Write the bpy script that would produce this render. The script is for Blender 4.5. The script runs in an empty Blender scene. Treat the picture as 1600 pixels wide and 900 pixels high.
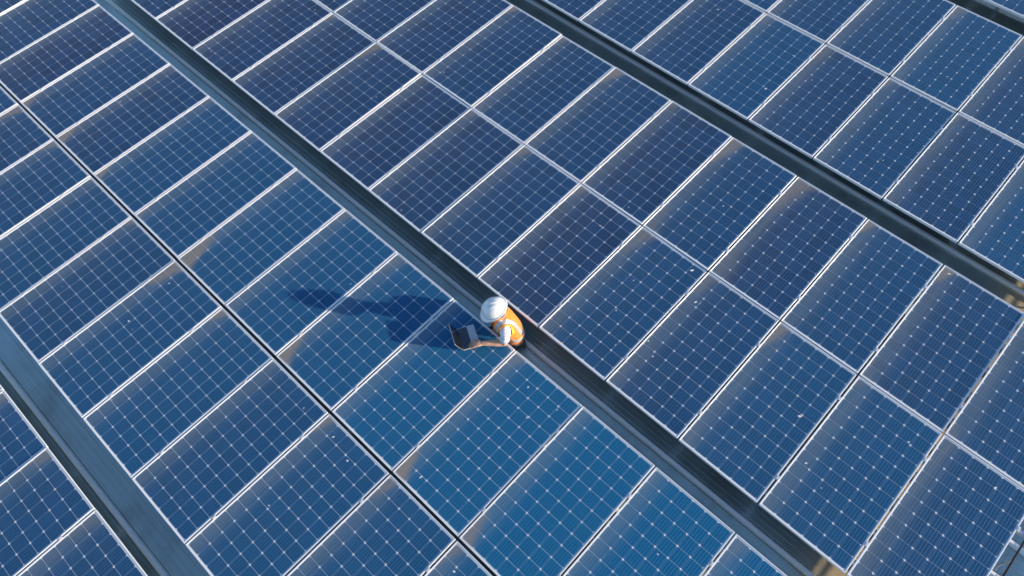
import bpy, bmesh, math, random
from mathutils import Vector, Matrix, noise
random.seed(11)
S = bpy.context.scene
COL = S.collection
rad = math.radians

# ------------------------------------------------------------------ camera, sky, sun, exposure
ROOF = 7.97                      # roof pan level
ZP = 8.36                       # top of the panels
F_PX = 1206.05                  # focal length in pixels of a 1600 px wide picture
CAM_P = Vector((11.8542, -0.7035, ZP + 7.9171))
R3 = Matrix(((0.727364, 0.685008, -0.041286), (-0.575084, 0.641261, 0.508000), (0.374459, -0.345758, 0.860367)))
cam = bpy.data.cameras.new("camera")
cam.sensor_width = 36.0
cam.lens = 36.0 * F_PX / 1600.0
cam.clip_end = 2000
camo = bpy.data.objects.new("camera", cam)
COL.objects.link(camo)
camo.matrix_world = Matrix.Translation(CAM_P) @ R3.transposed().to_4x4()
S.camera = camo

SUN_EL = rad(14.4)
SUN_H = Vector((0.857, 0.515)).normalized()
SUN_DIR = Vector((SUN_H.x * math.cos(SUN_EL), SUN_H.y * math.cos(SUN_EL), math.sin(SUN_EL)))
w = bpy.data.worlds.new("World")
S.world = w
w.use_nodes = True
nt = w.node_tree
bg = nt.nodes["Background"]
sky = nt.nodes.new("ShaderNodeTexSky")
sky.sky_type = 'NISHITA'
sky.sun_disc = False
sky.sun_elevation = SUN_EL
sky.sun_rotation = math.atan2(SUN_H.x, SUN_H.y)
sky.air_density = 1.0
sky.dust_density = 0.4
sky.ozone_density = 3.0
nt.links.new(sky.outputs[0], bg.inputs[0])
bg.inputs[1].default_value = 0.15
sun = bpy.data.lights.new("sun", 'SUN')
sun.energy = 5.0
sun.angle = rad(0.8)
sun.color = (1.0, 0.80, 0.57)
suno = bpy.data.objects.new("sun", sun)
COL.objects.link(suno)
suno.rotation_euler = SUN_DIR.to_track_quat('Z', 'Y').to_euler()
suno.location = (40, 25, 40)
vs = S.view_settings
vs.view_transform = 'Standard'
vs.look = 'None'
vs.gamma = 1.0
vs.exposure = 0.78


def project(p):
    c = R3 @ (Vector(p) - CAM_P)
    return 800 + F_PX * c.x / -c.z, 450 - F_PX * c.y / -c.z


def unproject(px, py, z=0.0):
    d = R3.transposed() @ Vector(((px - 800) / F_PX, -(py - 450) / F_PX, -1))
    t = (ZP + z - CAM_P.z) / d.z
    return CAM_P + d * t


# ------------------------------------------------------------------ helpers
def link(o):
    COL.objects.link(o)
    return o


def mesh_obj(name, verts, faces, mat, parent=None, smooth=False):
    me = bpy.data.meshes.new(name)
    me.from_pydata([tuple(v) for v in verts], [], faces)
    if mat:
        me.materials.append(mat)
    if smooth:
        for p in me.polygons:
            p.use_smooth = True
    me.update()
    o = link(bpy.data.objects.new(name, me))
    o.parent = parent
    return o


def bm_obj(name, bm, mat, parent=None, smooth=False):
    bmesh.ops.recalc_face_normals(bm, faces=bm.faces)
    me = bpy.data.meshes.new(name)
    bm.to_mesh(me)
    bm.free()
    if mat:
        me.materials.append(mat)
    if smooth:
        for p in me.polygons:
            p.use_smooth = True
    o = link(bpy.data.objects.new(name, me))
    o.parent = parent
    return o


def empty(name, loc):
    o = link(bpy.data.objects.new(name, None))
    o.empty_display_size = 0.1
    o.location = loc
    return o


def tag(o, label=None, cat=None, group=None, kind=None):
    for k, v in (("label", label), ("category", cat), ("group", group), ("kind", kind)):
        if v:
            o[k] = v
    return o


def box(bm, x0, x1, y0, y1, z0, z1):
    vs_ = [bm.verts.new(p) for p in ((x0, y0, z0), (x1, y0, z0), (x1, y1, z0), (x0, y1, z0),
                                     (x0, y0, z1), (x1, y0, z1), (x1, y1, z1), (x0, y1, z1))]
    for f in ((3, 2, 1, 0), (4, 5, 6, 7), (0, 1, 5, 4), (1, 2, 6, 5), (2, 3, 7, 6), (3, 0, 4, 7)):
        bm.faces.new([vs_[i] for i in f])


class NB:
    """small node-graph builder"""
    def __init__(self, name):
        self.m = bpy.data.materials.new(name)
        self.m.use_nodes = True
        self.t = self.m.node_tree
        self.b = self.t.nodes["Principled BSDF"]

    def n(self, typ, **kw):
        x = self.t.nodes.new(typ)
        for k, v in kw.items():
            setattr(x, k, v)
        return x

    def put(self, sock, v):
        if isinstance(v, (int, float, tuple, list)):
            if isinstance(v, (tuple, list)) and len(v) == 3 and sock.type == 'RGBA':
                v = (*v, 1)
            sock.default_value = v
        else:
            self.t.links.new(v, sock)

    def math(self, op, a, b=0.0, c=0.0, clamp=False):
        x = self.n("ShaderNodeMath", operation=op, use_clamp=clamp)
        self.put(x.inputs[0], a)
        self.put(x.inputs[1], b)
        self.put(x.inputs[2], c)
        return x.outputs[0]

    def mix(self, f, a, b, mode='MIX'):
        x = self.n("ShaderNodeMixRGB", blend_type=mode)
        self.put(x.inputs[0], f)
        self.put(x.inputs[1], a)
        self.put(x.inputs[2], b)
        return x.outputs[0]

    def noise(self, vec, scale, detail=3.0, rough=0.55, w=None):
        x = self.n("ShaderNodeTexNoise")
        if w is not None:
            x.noise_dimensions = '4D'
            self.put(x.inputs["W"], w)
        if vec is not None:
            self.put(x.inputs["Vector"], vec)
        x.inputs["Scale"].default_value = scale
        x.inputs["Detail"].default_value = detail
        x.inputs["Roughness"].default_value = rough
        return x.outputs["Fac"]

    def smooth(self, v, lo, hi):
        x = self.n("ShaderNodeMapRange", interpolation_type='SMOOTHSTEP')
        self.put(x.inputs[0], v)
        x.inputs[1].default_value = lo
        x.inputs[2].default_value = hi
        return x.outputs[0]

    def set(self, **kw):
        for k, v in kw.items():
            self.put(self.b.inputs[k.replace("_", " ")], v)
        return self.m


def simple(name, col, rough=0.5, metal=0.0, var=0.12, scale=8.0, bump=0.0, coat=0.0):
    g = NB(name)
    tc = g.n("ShaderNodeTexCoord").outputs["Object"]
    nz = g.noise(tc, scale, 4)
    c = g.mix(g.math('MULTIPLY', nz, 1.0), tuple(x * (1 - var) for x in col), tuple(min(1, x * (1 + var)) for x in col))
    g.set(Base_Color=c, Roughness=rough, Metallic=metal, Coat_Weight=coat)
    if bump:
        b = g.n("ShaderNodeBump")
        b.inputs["Strength"].default_value = bump
        b.inputs["Distance"].default_value = 0.004
        g.put(b.inputs["Height"], g.noise(tc, scale * 6, 3))
        g.put(g.b.inputs["Normal"], b.outputs[0])
    return g.m


# ------------------------------------------------------------------ panel materials
PW, PL = 0.980, 1.905           # panel width (along the rows) and length
MX, MY = 0.0215, 0.0255         # frame lip + white margin round the cells
CX, CY = (PW - 2 * MX) / 6, (PL - 2 * MY) / 12
CGAP = 0.0046                   # white line between cells


def dust_nodes(g, cellmat):
    """dust and dirt gathered against the low edge and low corner of a panel; obj.color = (seed, top corner, bottom corner, tint)"""
    uv = g.n("ShaderNodeUVMap", uv_map="panel").outputs[0]
    sep = g.n("ShaderNodeSeparateXYZ")
    g.put(sep.inputs[0], uv)
    u, v = sep.outputs[0], sep.outputs[1]
    oi = g.n("ShaderNodeObjectInfo")
    cs = g.n("ShaderNodeSeparateColor")
    g.put(cs.inputs[0], oi.outputs["Color"])
    seed = g.math('MULTIPLY', cs.outputs[0], 57.0)
    big = g.noise(uv, 2.2, 4, 0.6, seed)
    fine = g.noise(uv, 55.0, 4, 0.65, seed)
    # streaks running along the long side
    mp = g.n("ShaderNodeMapping")
    mp.inputs["Scale"].default_value = (22, 1.6, 1)
    g.put(mp.inputs["Vector"], uv)
    streak = g.noise(mp.outputs[0], 1.0, 3, 0.6, seed)
    uu = g.math('ADD', u, g.math('MULTIPLY', g.math('SUBTRACT', big, 0.5), 0.10))
    edge = g.smooth(uu, 0.29, 0.0)
    edge = g.math('MULTIPLY', edge, g.math('ADD', 0.1, g.math('MULTIPLY', streak, 1.4)))
    wob = g.math('MULTIPLY', g.math('SUBTRACT', big, 0.5), 1.1)

    def corner(dist):
        a = g.math('ADD', g.math('DIVIDE', u, 0.19), g.math('DIVIDE', dist, 0.46))
        a = g.math('MULTIPLY', a, g.math('ADD', 0.55, g.math('MULTIPLY', cs.outputs[0], 0.9)))
        return g.math('MULTIPLY', g.smooth(g.math('ADD', a, wob), 1.12, 0.60), g.math('ADD', 0.45, g.math('MULTIPLY', streak, 1.0)))
    ct = g.math('MULTIPLY', corner(g.math('SUBTRACT', PL, v)), cs.outputs[1])
    cb = g.math('MULTIPLY', corner(v), cs.outputs[2])
    dirt = g.math('MAXIMUM', ct, cb)
    film = g.math('ADD', g.math('MULTIPLY', big, 0.55), g.math('MULTIPLY', fine, 0.45))
    return dict(u=u, v=v, film=film, edge=edge, dirt=dirt, fine=fine, rnd=oi.outputs["Random"], tint=oi.outputs["Alpha"], big=big, streak=streak)


def make_cell_material():
    g = NB("silicon_cell")
    d = dust_nodes(g, True)
    # five busbars per cell along the long side, and the fine grid fingers across
    cu = g.math('FRACT', g.math('MULTIPLY', g.math('SUBTRACT', d['u'], MX), 5.0 / CX))
    bus = g.math('LESS_THAN', g.math('ABSOLUTE', g.math('SUBTRACT', cu, 0.5)), 0.040)
    fu = g.math('FRACT', g.math('MULTIPLY', d['v'], 1 / 0.0045))
    fin = g.math('LESS_THAN', fu, 0.06)
    base = g.mix(d['rnd'], (0.0012, 0.012, 0.058), (0.005, 0.029, 0.105))
    base = g.mix(d['tint'], base, (0.0003, 0.100, 0.235))  # tint holds the sky reflection, painted into the cell colour
    base = g.mix(g.math('MULTIPLY', fin, 0.20), base, (0.17, 0.25, 0.38))
    base = g.mix(g.math('MULTIPLY', bus, 0.75), base, (0.17, 0.27, 0.42))
    grain = g.math('ADD', 0.35, g.math('MULTIPLY', d['fine'], 1.3))
    base = g.mix(1.0, base, g.mix(grain, (0, 0, 0), (1, 1, 1)), 'MULTIPLY')
    # rain carries the dust towards the low (left) edge of every panel
    across = g.math('ADD', 0.45, g.math('MULTIPLY', g.smooth(g.math('ADD', d['u'], g.math('MULTIPLY', g.math('SUBTRACT', d['streak'], 0.5), 0.5)), 0.95, 0.0), 1.25))
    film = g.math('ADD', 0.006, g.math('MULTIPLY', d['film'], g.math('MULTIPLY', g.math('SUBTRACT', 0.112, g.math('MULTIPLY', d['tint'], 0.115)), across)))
    base = g.mix(film, base, (0.27, 0.27, 0.26))
    base = g.mix(g.math('MULTIPLY', d['edge'], 0.36, clamp=True), base, (0.25, 0.29, 0.29))
    base = g.mix(g.math('MULTIPLY', d['dirt'], 0.78, clamp=True), base, (0.23, 0.205, 0.175))
    rough = g.math('ADD', 0.06, g.math('MULTIPLY', d['film'], 0.10))
    g.set(Base_Color=base, Roughness=0.45, Coat_Weight=1.0, Coat_Roughness=rough, Coat_IOR=1.29)
    g.b.inputs["Specular IOR Level"].default_value = 0.05
    return g.m


def make_backsheet_material():
    g = NB("white_backsheet")
    d = dust_nodes(g, False)
    base = g.mix(g.math('MULTIPLY', d['film'], 0.2), (0.60, 0.64, 0.68), (0.46, 0.45, 0.42))
    base = g.mix(g.math('MULTIPLY', d['dirt'], 0.6, clamp=True), base, (0.26, 0.22, 0.18))
    base = g.mix(g.n("ShaderNodeNewGeometry").outputs["Backfacing"], base, (0.03, 0.03, 0.032))   # black rear foil
    g.set(Base_Color=base, Roughness=0.5, Coat_Weight=1.0, Coat_Roughness=0.1, Coat_IOR=1.45)
    return g.m


M_CELL = make_cell_material()
M_BACK = make_backsheet_material()
M_FRAME = simple("anodised_frame", (0.66, 0.71, 0.77), 0.38, 0.15, 0.10, 14, 0.05)
M_ALU = simple("mill_aluminium", (0.62, 0.63, 0.65), 0.35, 0.6, 0.12, 10, 0.05)
M_CLAMP = simple("clamp_steel", (0.72, 0.72, 0.72), 0.35, 0.4, 0.15, 60)
M_DROP = simple("bird_lime", (0.78, 0.78, 0.74), 0.8, 0.0, 0.15, 60)


def make_roof_material():
    g = NB("painted_roof_steel")
    tc = g.n("ShaderNodeTexCoord").outputs["Object"]
    mp = g.n("ShaderNodeMapping")
    mp.inputs["Scale"].default_value = (0.7, 30, 1)
    g.put(mp.inputs["Vector"], tc)
    st = g.noise(mp.outputs[0], 1.0, 5, 0.6)
    pat = g.noise(tc, 1.6, 5, 0.6)
    sp = g.noise(tc, 42, 3, 0.6)
    c = g.mix(g.smooth(st, 0.3, 0.75), (0.44, 0.55, 0.54), (0.50, 0.62, 0.60))
    c = g.mix(g.math('MULTIPLY', g.smooth(pat, 0.45, 0.72), 0.60), c, (0.27, 0.27, 0.25))
    c = g.mix(g.math('MULTIPLY', g.smooth(sp, 0.6, 0.8), 0.25), c, (0.25, 0.24, 0.22))
    sz = g.n("ShaderNodeSeparateXYZ")
    g.put(sz.inputs[0], tc)
    rib = g.smooth(sz.outputs[2], 0.008, 0.030)          # ribs painted brighter for the open sky they catch
    sunlit_dirt = g.math('MULTIPLY', g.math('MULTIPLY', g.smooth(sz.outputs[0], 12.45, 12.95), g.smooth(sz.outputs[0], 14.05, 13.4)), g.math('ADD', 0.35, g.math('MULTIPLY', pat, 0.6)))
    c = g.mix(sunlit_dirt, c, (0.58, 0.37, 0.17))             # warm sun patches at the open end, painted in with rusty sand
    c = g.mix(rib, c, (0.86, 0.91, 0.93))
    g.set(Base_Color=c, Roughness=g.math('ADD', 0.24, g.math('MULTIPLY', rib, 0.14)), Metallic=g.math('MULTIPLY', g.math('SUBTRACT', 0.55, g.math('MULTIPLY', rib, 0.36)), g.math('SUBTRACT', 1.0, sunlit_dirt)))
    b = g.n("ShaderNodeBump")
    b.inputs["Strength"].default_value = 0.04
    b.inputs["Distance"].default_value = 0.002
    g.put(b.inputs["Height"], st)
    g.put(g.b.inputs["Normal"], b.outputs[0])
    return g.m


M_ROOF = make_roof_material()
M_GROUND = simple("concrete_yard", (0.26, 0.25, 0.23), 0.9, 0, 0.25, 0.4, 0.2)
M_WALL = simple("wall_cladding", (0.45, 0.47, 0.48), 0.5, 0.1, 0.08, 1.5)

# ------------------------------------------------------------------ ground, building, roof
tag(mesh_obj("ground", [(-600, -600, 0), (600, -600, 0), (600, 600, 0), (-600, 600, 0)], [(0, 1, 2, 3)], M_GROUND), kind="structure")
RX0, RX1, RIB0, RP = -14.0, 34.0, 2.188, 0.41
N0, N1 = -34, 46
bm = bmesh.new()
box(bm, RX0 + .2, RX1 - .2, RIB0 + N0 * RP + .2, RIB0 + N1 * RP - .2, 0, ROOF - 0.06)
tag(bm_obj("building_wall", bm, M_WALL), kind="structure")
roof = tag(empty("roof", (0, 0, ROOF)), kind="structure")


def sheet_mesh(x0, x1, dz):
    prof = [(-0.044, 0.0), (-0.018, 0.048), (-0.013, 0.051), (0.013, 0.051), (0.018, 0.048), (0.044, 0.0)]
    span = RP - 0.088
    for i in range(5):
        c = 0.044 + span * (i + 0.5) / 5
        prof += [(c - 0.008, 0.0), (c - 0.004, 0.0012), (c + 0.004, 0.0012), (c + 0.008, 0.0)]
    prof.append((RP - 0.044, 0.0))
    n = len(prof)
    v = [(x0, y, z + dz) for y, z in prof] + [(x1, y, z + dz) for y, z in prof]
    return v, [(i, i + n, i + n + 1, i + 1) for i in range(n - 1)]


LAP = 14.13
protos = []
for (x0, x1, dz) in ((RX0, LAP + .06, 0.0), (LAP, RX1, 0.003)):
    v, f = sheet_mesh(x0, x1, dz)
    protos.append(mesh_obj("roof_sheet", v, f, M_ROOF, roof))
for i in range(N0, N1):
    for pr in protos:
        o = pr if i == N0 else link(pr.copy())
        o.parent = roof
        o.location = (0, RIB0 + i * RP, 0)

# ------------------------------------------------------------------ solar panel prototype meshes
def frame_mesh():
    bm = bmesh.new()
    t, h = 0.0125, 0.036
    box(bm, 0, t, 0, PL, -h, 0)
    box(bm, PW - t, PW, 0, PL, -h, 0)
    box(bm, t, PW - t, 0, t, -h, -0.0003)
    box(bm, t, PW - t, PL - t, PL, -h, -0.0003)
    bmesh.ops.bevel(bm, geom=[e for e in bm.edges], offset=0.0012, segments=1, affect='EDGES')
    return bm


def uv_mesh(name, verts, faces, mat):
    me = bpy.data.meshes.new(name)
    me.from_pydata(verts, [], faces)
    me.materials.append(mat)
    uvl = me.uv_layers.new(name="panel")
    for lp in me.loops:
        c = me.vertices[lp.vertex_index].co
        uvl.data[lp.index].uv = (c.x, c.y)
    me.update()
    return me


def cell_mesh(i, j):
    x0, y0 = MX + i * CX + CGAP / 2, MY + j * CY + CGAP / 2
    x1, y1 = x0 + CX - CGAP, y0 + CY - CGAP
    c = 0.0116
    ring = [(x0 + c, y0), (x1 - c, y0), (x1, y0 + c), (x1, y1 - c), (x1 - c, y1), (x0 + c, y1), (x0, y1 - c), (x0, y0 + c)]
    v = [(x, y, -0.0035) for x, y in ring] + [(x, y, -0.0052) for x, y in ring]
    f = [tuple(range(8))] + [(k + 8, (k + 1) % 8 + 8, (k + 1) % 8, k) for k in range(8)]
    return uv_mesh("cell", v, f, M_CELL)


FRAME = bm_obj("frame", frame_mesh(), M_FRAME)
t_ = 0.0122
BACK = link(bpy.data.objects.new("backsheet", uv_mesh("backsheet", [(t_, t_, -.005), (PW - t_, t_, -.005), (PW - t_, PL - t_, -.005), (t_, PL - t_, -.005)], [(0, 1, 2, 3)], M_BACK)))
CELLS = [bpy.data.objects.new("cell", cell_mesh(i, j)) for i in range(6) for j in range(12)]
bm = bmesh.new()
box(bm, -0.012, 0.012, -0.022, 0.022, 0.0005, 0.0045)
box(bm, -0.007, 0.007, -0.020, 0.020, -0.034, 0.0004)
bmesh.ops.create_cone(bm, cap_ends=True, segments=6, radius1=0.006, radius2=0.006, depth=0.006, matrix=Matrix.Translation((0, 0, 0.0078)))
CLAMP = bm_obj("clamp", bm, M_CLAMP)
for o in (FRAME, BACK, CLAMP):
    COL.objects.unlink(o)

ORD = "first second third fourth fifth sixth seventh eighth ninth tenth eleventh twelfth thirteenth fourteenth fifteenth sixteenth seventeenth eighteenth".split()
# row: name phrase, y of lower edge, x offset, first k, last k, (top corner dirt, bottom corner dirt)
ROWS = [
    ("in the bottom left corner row", -2.378 - PL, 0.000, 3, 9, (.35, .2)),
    ("in the row just below the long black gap", -0.032 - PL, 0.002, -1, 14, (.75, .05)),
    ("in the row holding the laptop", 0.004, 0.000, -2, 14, (.25, .9)),
    ("in the row above the worker's roof strip", 2.304, 0.992, -2, 12, (.65, .1)),
    ("in the row just below the dark roof strip", 2.304 + PL + .014, 0.990, -1, 12, (.9, .3)),
    ("in the row just above the dark roof strip", 6.523, 0.966, 2, 12, (.45, .1)),
    ("in the outer row at the upper right", 8.462, 0.964, 4, 12, (.8, .1)),
    ("in the top right corner row", 10.750, 0.964, 6, 12, (.4, .2)),
]
PANELS = []


def visible(x, y):
    n = 0
    for a in range(9):
        for b in range(13):
            px, py = project((x + PW * a / 8, y + PL * b / 12, ZP))
            if 3 < px < 1597 and 3 < py < 897:
                n += 1
    return n


def solar_panel(x, y, dirt, label, group, tint=.3):
    r = empty("solar_panel", (x, y, ZP + random.uniform(-.0015, .0015)))
    r.rotation_euler = (rad(random.gauss(0, .13)), rad(random.gauss(0, .18)), 0)
    tag(r, label, "solar panel", group)
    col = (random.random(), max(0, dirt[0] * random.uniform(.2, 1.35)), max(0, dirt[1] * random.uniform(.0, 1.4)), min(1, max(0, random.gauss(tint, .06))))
    for src in (FRAME, BACK):
        o = link(src.copy())
        o.parent = r
        o.color = col
    for fy in (.20, .79):
        o = link(CLAMP.copy())
        o.parent = r
        o.location = (PW + 0.010, PL * fy + random.uniform(-.03, .03), 0)
    for src in CELLS:
        o = link(src.copy())
        o.parent = r
        o.color = col
    return r


def sky_tint(ri, k):
    """cell tint by row and place, sky reflection painted in: dusty violet blue .. clean petrol blue"""
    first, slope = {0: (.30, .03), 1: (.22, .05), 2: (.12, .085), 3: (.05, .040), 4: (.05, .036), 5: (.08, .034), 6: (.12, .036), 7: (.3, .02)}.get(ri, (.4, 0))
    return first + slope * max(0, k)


for ri, (phrase, y, xo, k0, k1, dirt) in enumerate(ROWS):
    cnt = 0
    for k in range(k0, k1 + 1):
        x = xo + k + 0.010
        nv = visible(x, y)
        gx = random.uniform(-.002, .002)
        if nv:
            cnt += 1
            lab = "blue solar panel, %s from the left %s" % (ORD[cnt - 1], phrase)
            p = solar_panel(x + gx, y + random.uniform(-.002, .002), dirt, lab, "solar panels in rows on the roof", sky_tint(ri, k))
        else:
            if ri == 0 and (k < 4 or k > 9):
                continue
            p = solar_panel(x + gx, y, dirt, "unseen solar panel added to shade the roof at the open end", "solar panels beyond the picture's edge", sky_tint(ri, k))
        PANELS.append((x, y, p, ri, k))
# panels added out of view so their shadow falls on the roof corner
for k in range(2):
    for y in (ROWS[3][1], ROWS[4][1]):
        PANELS.append((15.25 + k, y, solar_panel(15.25 + k, y, (.5, .2), "unseen solar panel added to shade the roof at the open end", "solar panels beyond the picture's edge", .5), 9, 0))

# ------------------------------------------------------------------ racks under the panels
def rack(label, rows, x0, x1, z_top=-0.0362):
    r = tag(empty("mounting_rack", (x0, rows[0], ROOF)), label, "mounting rack")
    for y in rows:
        for fy in (.20, .79):
            bm = bmesh.new()
            yy = y + PL * fy - rows[0]
            zt = ZP + z_top - ROOF
            box(bm, 0, x1 - x0, yy - .020, yy + .020, zt - .045, zt)
            bm_obj("rail", bm, M_ALU, r)
            n = int((x1 - x0) / 1.64)
            src = None
            for i in range(n + 1):
                xx = 0.2 + i * (x1 - x0 - .6) / n
                if src is None:
                    bm = bmesh.new()
                    box(bm, -.02, .02, -.004, .004, .004, zt - .046)
                    box(bm, -.03, .03, -.004, .045, .0045, .010)
                    src = bm_obj("leg", bm, M_ALU, r)
                    o = src
                else:
                    o = link(src.copy())
                    o.parent = r
                o.location = (xx, yy + .024, 0)
    return r


rack("aluminium rails under the panel row in the bottom left corner", [ROWS[0][1]], 3.9, 10.1)
rack("aluminium rails under the two panel rows beside the long black gap", [ROWS[1][1], ROWS[2][1]], -2.1, 15.1)
rack("aluminium rails under the two panel rows between both dark roof strips", [ROWS[3][1], ROWS[4][1]], -1.1, 14.06)
rack("aluminium rails under the two panel rows at the upper right", [ROWS[5][1], ROWS[6][1]], 2.9, 14.06)
rack("aluminium rails under the panel row in the top right corner", [ROWS[7][1]], 6.9, 14.06)

# cable on short stands along the open end of the rows
cr = tag(empty("roof_cable", (14.092, 2.0, ROOF)), "thin black cable on stands along the open end of the panel rows", "cable")
bm = bmesh.new()
bmesh.ops.create_cone(bm, cap_ends=True, segments=8, radius1=.011, radius2=.011, depth=12, matrix=Matrix.Translation((0, 4.5, .365)) @ Matrix.Rotation(rad(90), 4, 'X'))
bm_obj("cable", bm, simple("black_cable", (.015, .015, .017), .5, 0, .2, 30), cr, True)
for i in range(7):
    bm = bmesh.new()
    box(bm, -.006, .006, i * 1.64 - .15, i * 1.64 - .138, .004, .355)
    box(bm, -.03, .03, i * 1.64 - .17, i * 1.64 - .118, .0045, .012)
    bm_obj("stand", bm, M_ALU, cr)

# ------------------------------------------------------------------ bird droppings on the glass
DROPS = [(188, 159, 1), (205, 247, .7), (268, 223, .8), (167, 137, .6), (492, 15, .7), (703, 37, .9), (694, 113, 1), (577, 135, .8), (588, 152, .7),
         (463, 139, .7), (1122, 15, 1.3), (1196, 139, 1.5), (947, 149, .7), (1240, 87, 1), (1268, 125, .8), (265, 443, 1), (202, 502, 1.2), (207, 515, .7),
         (97, 448, .6), (627, 328, .9), (495, 357, 1), (548, 444, .7), (982, 324, 1), (1130, 322, .9), (938, 352, 1), (1082, 422, 1.3), (990, 438, 1),
         (963, 485, 1), (962, 539, 1), (1087, 472, 1.2), (1094, 474, .6), (1013, 533, 1), (1020, 557, .8), (1483, 428, .9), (475, 638, .9), (543, 720, 1.3),
         (540, 712, .8), (521, 683, .8), (565, 747, .7), (658, 745, 1.1), (709, 893, 1), (825, 605, 1), (823, 652, 1), (1028, 866, .9), (1250, 650, 1.2),
         (1259, 723, 1), (1283, 762, .7), (1555, 762, 1), (1577, 840, .8), (912, 214, .8), (1120, 187, .7), (1199, 268, .9), (175, 625, .7), (420, 425, .6),
         (870, 640, .6), (700, 660, .6), (1420, 690, .8), (1380, 250, .6), (330, 80, .6), (60, 200, .6), (120, 720, .7), (420, 790, .7), (1480, 120, .8)]
for (px, py, s) in DROPS:
    q = unproject(px, py, -0.003)
    for (x, y, p, ri, k) in PANELS:
        if x + .03 < q.x < x + PW - .03 and y + .03 < q.y < y + PL - .03:
            a0 = random.uniform(.3, 1.3)
            el = random.uniform(1.0, 2.6)
            v, n = [], 9
            for i in range(n):
                a = 2 * math.pi * i / n
                r_ = .0085 * s * random.uniform(.6, 1.25)
                X, Y = r_ * el * math.cos(a), r_ * math.sin(a)
                v.append((q.x - x + X * math.cos(a0) - Y * math.sin(a0), q.y - y + X * math.sin(a0) + Y * math.cos(a0), -.0028))
            v.append((q.x - x, q.y - y, -.0008))
            mesh_obj("bird_dropping", v, [(i, (i + 1) % n, n) for i in range(n)], M_DROP, p, True)
            break

# ------------------------------------------------------------------ laptop
M_SILVER = simple("laptop_silver", (0.56, 0.58, 0.62), 0.35, 0.5, 0.04, 20)
M_BLACK = simple("laptop_black", (0.012, 0.013, 0.016), 0.35, 0, 0.2, 20)
M_KEY = simple("key_black", (0.070, 0.095, 0.140), 0.4, 0, 0.2, 40)
M_SCREEN = simple("screen_glass", (0.006, 0.007, 0.010), 0.06, 0, 0.2, 4, 0, 1.0)
hl, hr = Vector((8.318, 1.637)), Vector((8.564, 1.500))
ax = (hr - hl).normalized()
lw = 0.290
mid = (hl + hr) / 2
ay = Vector((-ax.y, ax.x))
lap = tag(empty("laptop", (mid.x, mid.y, ZP + .0008)), "open silver laptop standing on the panel in front of the worker", "laptop")
lap.rotation_euler = (0, 0, math.atan2(ax.y, ax.x))


def rbox(x0, x1, y0, y1, z0, z1, r=.008, bev=.002):
    bm = bmesh.new()
    box(bm, x0, x1, y0, y1, z0, z1)
    bmesh.ops.bevel(bm, geom=[e for e in bm.edges if abs(e.verts[0].co.z - e.verts[1].co.z) > 1e-5], offset=r, segments=3, affect='EDGES')
    if bev:
        bmesh.ops.bevel(bm, geom=[e for e in bm.edges if e.is_manifold and e.calc_face_angle(0) > 1.2], offset=bev, segments=1, affect='EDGES')
    return bm


h2 = lw / 2
bm_obj("base", rbox(-h2, h2, 0, .205, .002, .017), M_SILVER, lap)
kb = bm_obj("keyboard", rbox(-h2 + .008, h2 - .008, .008, .116, .0165, .0178, .004, 0), M_BLACK, lap)
bm = bmesh.new()
for rI in range(6):
    n = 14
    for c in range(n):
        x0 = -h2 + .016 + c * (lw - .032) / n
        y0 = .0145 + rI * .0160
        if rI == 5 and 4 <= c <= 8:
            if c == 4:
                box(bm, x0, x0 + 5 * (lw - .032) / n - .003, y0, y0 + .0135, .0178, .0192)
            continue
        box(bm, x0, x0 + (lw - .032) / n - .003, y0, y0 + .0135, .0178, .0192)
tag(bm_obj("keys", bm, M_KEY, kb), kind="stuff")
bm_obj("touchpad", rbox(-.05, .05, .125, .195, .0168, .0174, .004, 0), M_SILVER, lap)
lid = bm_obj("lid", rbox(-h2, h2, 0, .205, 0, .005, .008, .0015), M_SILVER, lap)
lid.location = (0, .004, .016)
lid.rotation_euler = (rad(90 + 22), 0, 0)
# the lid's -z side faces the worker once it is tilted up
bm_obj("bezel", rbox(-h2 + .001, h2 - .001, .001, .204, -.0010, -.0002, .007, 0), M_BLACK, lid)
bm_obj("screen", rbox(-h2 + .011, h2 - .011, .016, .192, -.0015, -.0011, .002, 0), M_SCREEN, lid)
bm = bmesh.new()
bmesh.ops.create_cone(bm, cap_ends=True, segments=10, radius1=.005, radius2=.005, depth=lw * .8, matrix=Matrix.Translation((0, .002, .0165)) @ Matrix.Rotation(rad(90), 4, 'Y'))
bm_obj("hinge", bm, M_BLACK, lap, True)

# ------------------------------------------------------------------ worker
M_SKIN = simple("skin", (0.58, 0.33, 0.22), 0.5, 0, 0.10, 30)
g_ = NB("hi_vis_orange")
tc_ = g_.n("ShaderNodeTexCoord").outputs["Object"]
g_.set(Base_Color=g_.mix(g_.noise(tc_, 25, 4), (0.88, 0.175, 0.010), (0.95, 0.225, 0.013)), Roughness=0.75)
g_.b.inputs["Sheen Weight"].default_value = 0.15
M_VEST = g_.m
M_BAND = simple("reflective_tape", (0.40, 0.41, 0.43), 0.35, 0.2, 0.12, 60)
M_TRIM = simple("vest_trim_yellow", (0.80, 0.50, 0.03), 0.7, 0, 0.1, 30)
M_SHIRT = simple("white_shirt", (0.60, 0.62, 0.66), 0.8, 0, 0.08, 14, 0.3)
M_TROUSER = simple("dark_trousers", (0.035, 0.042, 0.06), 0.85, 0, 0.2, 20, 0.3)
M_BOOT = simple("boot_leather", (0.05, 0.035, 0.025), 0.6, 0, 0.2, 30)
M_HELMET = simple("helmet_white", (0.68, 0.70, 0.72), 0.3, 0, 0.03, 12, 0, 0.5)
M_STRAP = simple("black_webbing", (0.012, 0.012, 0.014), 0.7, 0, 0.2, 40)
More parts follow.
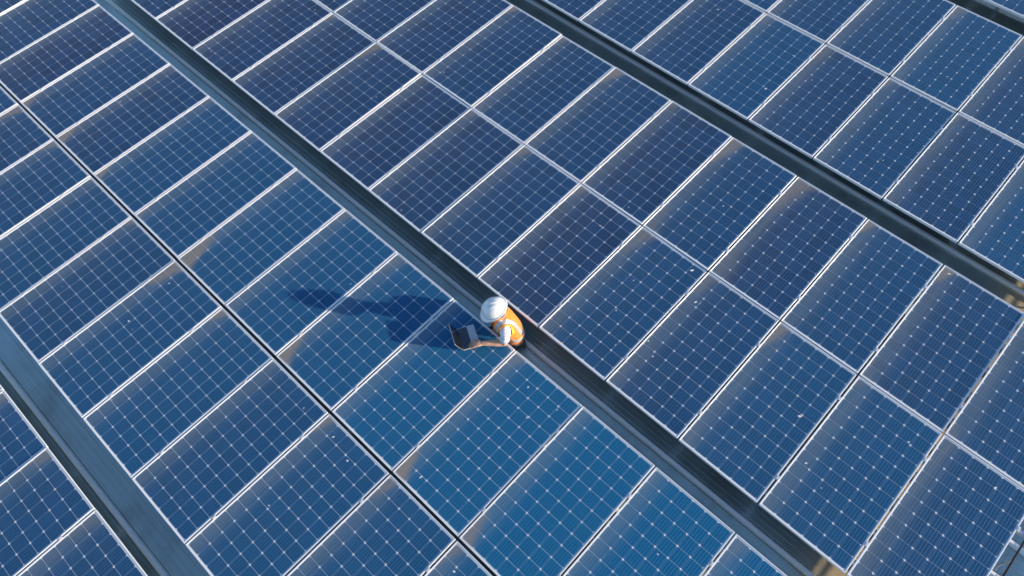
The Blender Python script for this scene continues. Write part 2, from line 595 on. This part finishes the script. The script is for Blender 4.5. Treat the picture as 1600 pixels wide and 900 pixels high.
M_HAIR = simple("dark_hair", (0.018, 0.013, 0.010), 0.6, 0, 0.3, 60)
M_EYE = simple("eye", (0.6, 0.6, 0.6), 0.2, 0, 0.02, 10)
M_LIP = simple("lips", (0.38, 0.15, 0.12), 0.5, 0, 0.05, 20)

PB = Vector((8.745, 2.102, 0.0))                       # under the pelvis
LEFT = Vector((.873, -.488, 0)).normalized()
FWD = Vector((LEFT.y, -LEFT.x, 0))
UP = Vector((0, 0, 1))
person = tag(empty("person", (PB.x, PB.y, ROOF)), "worker in white hard hat and orange vest kneeling between the panel rows", "person")
ORG = Vector((PB.x, PB.y, ROOF - ZP))                 # heights below are given from the panel tops


def W(x, y, z):
    return Vector((x, y, z)) - ORG


def B(l, f, z):
    p = PB + LEFT * l + FWD * f
    return Vector((p.x, p.y, z)) - ORG


def tube(bm, pts, rr, side=None, n=16):
    """closed tube through pts; rr are radii or (side radius, other radius)"""
    rings = []
    for i, p in enumerate(pts):
        t = (pts[min(i + 1, len(pts) - 1)] - pts[max(i - 1, 0)]).normalized()
        s = side if side is not None else Vector((0.31, 0.2, 0.93))
        s = (s - t * s.dot(t)).normalized()
        o = t.cross(s)
        r = rr[i]
        a, b = r if isinstance(r, tuple) else (r, r)
        rings.append([bm.verts.new(p + s * a * math.cos(2 * math.pi * k / n) + o * b * math.sin(2 * math.pi * k / n)) for k in range(n)])
    for a, b in zip(rings, rings[1:]):
        for k in range(n):
            bm.faces.new((a[k], a[(k + 1) % n], b[(k + 1) % n], b[k]))
    bm.faces.new(list(reversed(rings[0])))
    bm.faces.new(rings[-1])


def limb(bm, pts, rr, side=None, n=16):
    """tube with rounded ends, smoothed along its length"""
    P, Q = [], []
    m = len(pts)
    def R(i):
        r = rr[i]
        return Vector(r) if isinstance(r, tuple) else Vector((r, r))
    steps = 6
    for i in range(m - 1):
        p0, p1, p2, p3 = pts[max(i - 1, 0)], pts[i], pts[i + 1], pts[min(i + 2, m - 1)]
        for s in range(steps):
            t = s / steps
            P.append(0.5 * ((2 * p1) + (p2 - p0) * t + (2 * p0 - 5 * p1 + 4 * p2 - p3) * t * t + (3 * p1 - p0 - 3 * p2 + p3) * t ** 3))
            Q.append(R(i).lerp(R(i + 1), t * t * (3 - 2 * t)))
    P.append(pts[-1])
    Q.append(R(m - 1))
    def cap(p, d, q):
        return [(p + d * q.y * math.sin(a), q * math.cos(a)) for a in (1.35, 1.0, .6, .3)]
    d0, d1 = (P[0] - P[1]).normalized(), (P[-1] - P[-2]).normalized()
    st, en = cap(P[0], d0, Q[0]), list(reversed(cap(P[-1], d1, Q[-1])))
    allp = [a for a, _ in st] + P + [a for a, _ in en]
    allr = [tuple(b) for _, b in st] + [tuple(q) for q in Q] + [tuple(b) for _, b in en]
    tube(bm, allp, allr, side, n)


def ball(bm, c, ax_, segs=20):
    """ellipsoid; ax_ = three axis vectors"""
    M = Matrix((ax_[0], ax_[1], ax_[2])).transposed().to_4x4()
    bmesh.ops.create_uvsphere(bm, u_segments=segs, v_segments=segs // 2 + 2, radius=1.0, matrix=Matrix.Translation(c) @ M)


def remeshed(name, bm, vox, smooth_it, mat, parent, keep=None, thick=0.0, wrinkle=0.0):
    o = bm_obj(name, bm, mat)
    md = o.modifiers.new("r", 'REMESH')
    md.mode = 'VOXEL'
    md.voxel_size = vox
    sm = o.modifiers.new("s", 'SMOOTH')
    sm.factor = 0.5
    sm.iterations = smooth_it
    dg = bpy.context.evaluated_depsgraph_get()
    dg.update()
    me = bpy.data.meshes.new_from_object(o.evaluated_get(dg))
    bpy.data.objects.remove(o)
    b2 = bmesh.new()
    b2.from_mesh(me)
    bpy.data.meshes.remove(me)
    if wrinkle:
        b2.normal_update()
        for v in b2.verts:
            q = v.co
            v.co = q + v.normal * wrinkle * (noise.noise(Vector((q.x * 9, q.y * 9, q.z * 22))) + .6 * noise.noise(q * 38))
    if keep:
        dead = [f for f in b2.faces if not keep(f.calc_center_median())]
        bmesh.ops.delete(b2, geom=dead, context='FACES')
    if thick:
        b2.normal_update()
    return b2


def finish(name, b2, mat, parent, thick=0.0):
    if thick:
        bmesh.ops.solidify(b2, geom=b2.faces[:], thickness=thick)
    me = bpy.data.meshes.new(name)
    b2.to_mesh(me)
    b2.free()
    me.materials.append(mat)
    for p in me.polygons:
        p.use_smooth = True
    o = link(bpy.data.objects.new(name, me))
    o.parent = parent
    return o


# spine stations: (forward, height, half width, half depth)
SP = [(-.02, -.20, .165, .125), (-.01, -.12, .168, .125), (.012, -.02, .150, .112), (.045, .08, .158, .115), (.080, .18, .172, .118),
      (.105, .255, .172, .105), (.122, .305, .135, .080), (.138, .345, .075, .060)]


def torso(bm, grow=0.0, stop=None):
    st = SP[:stop] if stop else SP
    limb(bm, [B(0, f, z) for f, z, a, b in st], [(a + grow, b + grow) for f, z, a, b in st], LEFT, 28)
    for s in (-1, 1):
        ball(bm, B(s * .155, .112, .262), (LEFT * (.060 + grow), FWD * (.062 + grow), UP * (.056 + grow)))


HC = W(8.678, 1.960, .488)                            # head centre
hz = Vector((-.60, -.80, 0)).normalized()
tilt = rad(33)
HF = (hz * math.cos(tilt) - UP * math.sin(tilt)).normalized()
HU = (hz * math.sin(tilt) + UP * math.cos(tilt)).normalized()
HL = HU.cross(HF).normalized()
HL = HL if HL.dot(LEFT) > 0 else -HL


def H(l, f, u):
    return HC + HL * l + HF * f + HU * u


LSH, RSH = B(.178, .112, .262), B(-.178, .112, .262)
LEL, LWR = W(8.862, 1.866, .060), W(8.690, 1.700, .062)
REL, RWR = W(8.465, 2.070, .055), W(8.590, 2.000, -.085)

bm = bmesh.new()
torso(bm, -0.012)
limb(bm, [B(0, .125, .30), B(0, .150, .37), H(0, -.025, -.06)], [.062, .056, .056], None, 18)
ball(bm, H(0, -.005, .012), (HL * .078, HF * .098, HU * .105))
ball(bm, H(0, .030, -.055), (HL * .058, HF * .060, HU * .062))
limb(bm, [H(0, .050, -.080), H(0, .072, -.098)], [.026, .020])                  # chin
limb(bm, [H(0, .094, .010), H(0, .112, -.028), H(0, .100, -.036)], [.009, .014, .012])   # nose
for s in (-1, 1):
    ball(bm, H(s * .079, -.012, -.012), (HL * .010, HF * .018, HU * .032))      # ear
    limb(bm, [H(s * .018, .090, .024), H(s * .050, .076, .022)], [.010, .009])  # brow
    ball(bm, H(s * .048, .066, -.028), (HL * .022, HF * .020, HU * .022))       # cheek
limb(bm, [H(-.020, .084, -.064), H(0, .091, -.063), H(.020, .084, -.064)], [.008, .010, .008])
limb(bm, [LSH, LSH.lerp(LEL, .5) + LEFT * .012, LEL], [.052, .048, .041])
limb(bm, [LEL, LEL.lerp(LWR, .3), LEL.lerp(LWR, .7), LWR], [.040, (.042, .042), .034, (.024, .029)])
limb(bm, [RSH, RSH.lerp(REL, .5), REL], [.052, .048, .041])
limb(bm, [REL, REL.lerp(RWR, .35), RWR], [.040, .040, .026])


def hand(bm, wr, d, side, down, curl, spread):
    """palm, four fingers of different length with two bends, and a thumb from the side of the palm"""
    limb(bm, [wr - d * .01, wr + d * .035 + UP * .004, wr + d * .082], [(.026, .018), (.038, .015), (.040, .012)], side, 16)
    L = (.066, .076, .071, .055)
    for i in range(4):
        o = (1.5 - i) * .0195
        dd = (d + side * (1.5 - i) * spread).normalized()
        p0 = wr + d * .078 + side * o
        a = p0 + (dd * math.cos(curl * .35) - down * -math.sin(curl * .35)) * L[i] * .45
        b = a + (dd * math.cos(curl) + down * math.sin(curl)) * L[i] * .32
        c = b + (dd * math.cos(curl * 1.6) + down * math.sin(curl * 1.6)) * L[i] * .25
        limb(bm, [p0, a, b, c], [.0100, .0092, .0086, .0076], None, 10)
    t0 = wr + d * .022 + side * .030
    t1 = t0 + (d * .75 + side * .75).normalized() * .040 + down * .008
    t2 = t1 + (d * .92 + side * .30).normalized() * .030 + down * .006
    limb(bm, [t0, t1, t2], [.0135, .0115, .0095], None, 10)


dL = (Vector((8.582, 1.580, .052)) - Vector((8.690, 1.700, .062))).normalized()
sL = Vector((dL.y, -dL.x, 0)).normalized()
hand(bm, LWR + dL * .012, dL, sL, -UP, .40, .13)
dR = (Vector((8.64, 1.94, -.15)) - Vector((8.59, 2.00, -.085))).normalized()
sR = (Vector((-dR.y, dR.x, 0))).normalized()
hand(bm, RWR + dR * .01, dR, sR, FWD * -1, .6, .05)
for s in (-1, 1):
    hip, knee, ank = B(s * .085, .0, -.165), B(s * .13, .36, -.315), B(s * .10, -.03, -.330)
    limb(bm, [hip, knee], [.070, .050])
    limb(bm, [knee, knee.lerp(ank, .4), ank], [.048, .045, .032])
finish("body", remeshed("body", bm, .0042, 5, M_SKIN, person), M_SKIN, person)

# trousers and boots
bm = bmesh.new()
limb(bm, [B(0, -.02, -.10), B(0, -.025, -.17), B(0, -.02, -.20)], [(.175, .132), (.178, .135), (.16, .12)], LEFT, 24)
for s in (-1, 1):
    hip, knee, ank = B(s * .085, .0, -.165), B(s * .13, .36, -.315), B(s * .10, -.03, -.330)
    limb(bm, [hip, hip.lerp(knee, .5), knee], [.086, .080, .062])
    limb(bm, [knee, knee.lerp(ank, .4), ank], [.060, .058, .045])
finish("trousers", remeshed("trousers", bm, .008, 4, M_TROUSER, person, wrinkle=.004), M_TROUSER, person)
for s in (-1, 1):
    bm = bmesh.new()
    limb(bm, [B(s * .10, -.01, -.335), B(s * .10, -.07, -.330)], [.048, .048])
    limb(bm, [B(s * .10, -.06, -.330), B(s * .10, -.09, -.33), B(s * .105, -.11, -.355)], [(.045, .05), (.046, .055), (.046, .03)], LEFT)
    finish("boot", remeshed("boot", bm, .006, 4, M_BOOT, person), M_BOOT, person)

# shirt: short sleeves and collar
def shirt_keep(p):
    q = p + ORG - PB
    l, f, z = q.dot(LEFT), q.dot(FWD), q.z
    nk = math.hypot(l, f - .150)
    return not (nk < .060 and z > .335)


bm = bmesh.new()
torso(bm, 0.002)
limb(bm, [LSH - LEFT * .03, LSH, LSH.lerp(LEL, .40) + LEFT * .010, LSH.lerp(LEL, .60) + LEFT * .008], [.060, .061, .056, .058], None, 20)
limb(bm, [RSH + LEFT * .03, RSH, RSH.lerp(REL, .5), RSH.lerp(REL, .85)], [.064, .068, .068, .068], None, 20)
shirt = finish("shirt", remeshed("shirt", bm, .006, 4, M_SHIRT, person, keep=shirt_keep, wrinkle=.010), M_SHIRT, person)
bm = bmesh.new()
cs_ = []
n = 26
for i in range(n + 1):
    a = math.pi * (.12 + 1.76 * i / n) + math.pi / 2 * 1.0
    for (r_, h_) in ((.068, .315), (.072, .392), (.090, .362)):
        cs_.append(bm.verts.new(B(r_ * math.cos(a), .140 + r_ * math.sin(a) * 1.05, h_ + .012 * math.sin(a) * -1)))
for i in range(n):
    for k in range(2):
        bm.faces.new((cs_[i * 3 + k], cs_[(i + 1) * 3 + k], cs_[(i + 1) * 3 + k + 1], cs_[i * 3 + k + 1]))
bmesh.ops.solidify(bm, geom=bm.faces[:], thickness=.003)
bm_obj("collar", bm, M_SHIRT, shirt, True)


# vest with tape bands and yellow armhole trim
def luv(p):
    q = p + ORG - PB
    return q.dot(LEFT), q.dot(FWD), q.z


def vest_keep(p):
    l, f, z = luv(p)
    if z < -.16:
        return False
    if math.hypot(l, (f - .150)) < .075 and z > .30:
        return False
    lim = .182 - max(0, z - .10) * .10
    return not (abs(l) > lim and z > .10)


bm = bmesh.new()
torso(bm, 0.016)
vb = remeshed("vest", bm, .0045, 5, M_VEST, person, keep=vest_keep, wrinkle=.005)
vb.normal_update()


def strip(name, cond, off, mat, parent, kind=None):
    b3 = vb.copy()
    b3.normal_update()
    for v in b3.verts:
        v.co += v.normal * off
    dead = [f for f in b3.faces if not cond(*luv(f.calc_center_median()))]
    bmesh.ops.delete(b3, geom=dead, context='FACES')
    return finish(name, b3, mat, parent, -.001)


strips = [("shoulder_band", lambda l, f, z: .088 < l < .135 and z > -.04, .0022),
          ("shoulder_band", lambda l, f, z: -.135 < l < -.088 and z > -.04, .0022),
          ("waist_band", lambda l, f, z: -.10 < z - f * .25 < -.05, .0028)]
sobj = [(nm, cond, off) for nm, cond, off in strips]
bands = [strip(nm, c, off, M_BAND, None) for nm, c, off in sobj]
trim = strip("trim", lambda l, f, z: z > .10 and abs(l) > .182 - max(0, z - .10) * .10 - .014, .0015, M_TRIM, None)
vest = finish("vest", vb, M_VEST, person, -.002)
for b in bands + [trim]:
    b.parent = vest

# lanyard on the chest
bm = bmesh.new()
for s in (-1, 1):
    limb(bm, [B(s * .060, .205, .300), B(s * .045, .225, .235), B(s * .012, .222, .12)], [(.008, .003)] * 3, LEFT, 8)
bm_obj("lanyard", bm, M_STRAP, person, True)

# face details and hair
for s in (-1, 1):
    bm = bmesh.new()
    ball(bm, H(s * .033, .083, .004), (HL * .013, HF * .010, HU * .008), 12)
    e = bm_obj("eye", bm, M_EYE, person, True)
    bm = bmesh.new()
    ball(bm, H(s * .033, .0905, .004), (HL * .006, HF * .004, HU * .006), 10)
    bm_obj("iris", bm, M_HAIR, e, True)
    bm = bmesh.new()
    limb(bm, [H(s * .018, .100, .032), H(s * .036, .096, .036), H(s * .054, .084, .030)], [.004, .0045, .003], None, 8)
    bm_obj("eyebrow", bm, M_HAIR, person, True)
bm = bmesh.new()
limb(bm, [H(-.020, .093, -.064), H(0, .099, -.063), H(.020, .093, -.064)], [.004, .006, .004], None, 8)
bm_obj("mouth", bm, M_LIP, person, True)
bm = bmesh.new()
ball(bm, H(0, -.020, .010), (HL * .082, HF * .090, HU * .100), 24)
b2 = remeshed("hair", bm, .006, 2, M_HAIR, person, keep=lambda p: (p - HC).dot(HF) < .012 and (p - HC).dot(HU) > -.075, wrinkle=.004)
finish("hair", b2, M_HAIR, person)

# helmet: ribbed dome, rim with peak, cradle and chin strap
helmet = None
bm = bmesh.new()
NA, NR = 48, 14
rows_ = []
for j in range(NR + 1):
    ph = (math.pi / 2) * j / NR
    ring = []
    for i in range(NA):
        a = 2 * math.pi * i / NA
        rr = math.cos(ph) ** .86
        x, y, z = .124 * rr * math.cos(a), .150 * rr * math.sin(a), .132 * math.sin(ph) ** 1.05
        rid = math.exp(-(x / .013) ** 2) * .011 + sum(math.exp(-((abs(x) - .040) / .009) ** 2) for _ in (0,)) * .007
        rid *= min(1, max(0, (z - .02) / .05)) * (1 if y < .12 else .3)
        ring.append(bm.verts.new(H(x, y - .008, .034 + z + rid)))
    rows_.append(ring)
for a, b in zip(rows_, rows_[1:]):
    for i in range(NA):
        bm.faces.new((a[i], a[(i + 1) % NA], b[(i + 1) % NA], b[i]))
bmesh.ops.remove_doubles(bm, verts=bm.verts, dist=.0006)
bmesh.ops.recalc_face_normals(bm, faces=bm.faces)
bmesh.ops.solidify(bm, geom=bm.faces[:], thickness=.003)
helmet = bm_obj("helmet", bm, M_HELMET, person, True)
bm = bmesh.new()
rg = []
for i in range(NA):
    a = 2 * math.pi * i / NA
    front = max(0, math.sin(a)) ** 2.2
    out = .017 + .052 * front
    c, s_ = math.cos(a), math.sin(a)
    x0, y0 = .1225 * c, .1485 * s_
    x1, y1 = (.124 + out * .8) * c, (.150 + out) * s_
    dz = -.006 - .016 * front
    rg.append([bm.verts.new(H(x0, y0 - .008, .040)), bm.verts.new(H((x0 + x1) / 2, (y0 + y1) / 2 - .008, .037 + dz * .3)),
               bm.verts.new(H(x1, y1 - .008, .034 + dz)), bm.verts.new(H(x1, y1 - .008, .029 + dz)),
               bm.verts.new(H(x0, y0 - .008, .031))])
for i in range(NA):
    a, b = rg[i], rg[(i + 1) % NA]
    for k in range(5):
        bm.faces.new((a[k], b[k], b[(k + 1) % 5], a[(k + 1) % 5]))
bm_obj("brim", bm, M_HELMET, helmet, True)
bm = bmesh.new()
for s in (-1, 1):
    limb(bm, [H(s * .100, .015, .034), H(s * .082, .030, -.045), H(s * .045, .045, -.110), H(0, .055, -.122)], [(.007, .0025)] * 4, HF, 8)
bm_obj("chin_strap", bm, M_STRAP, helmet, True)

bpy.context.view_layer.update()
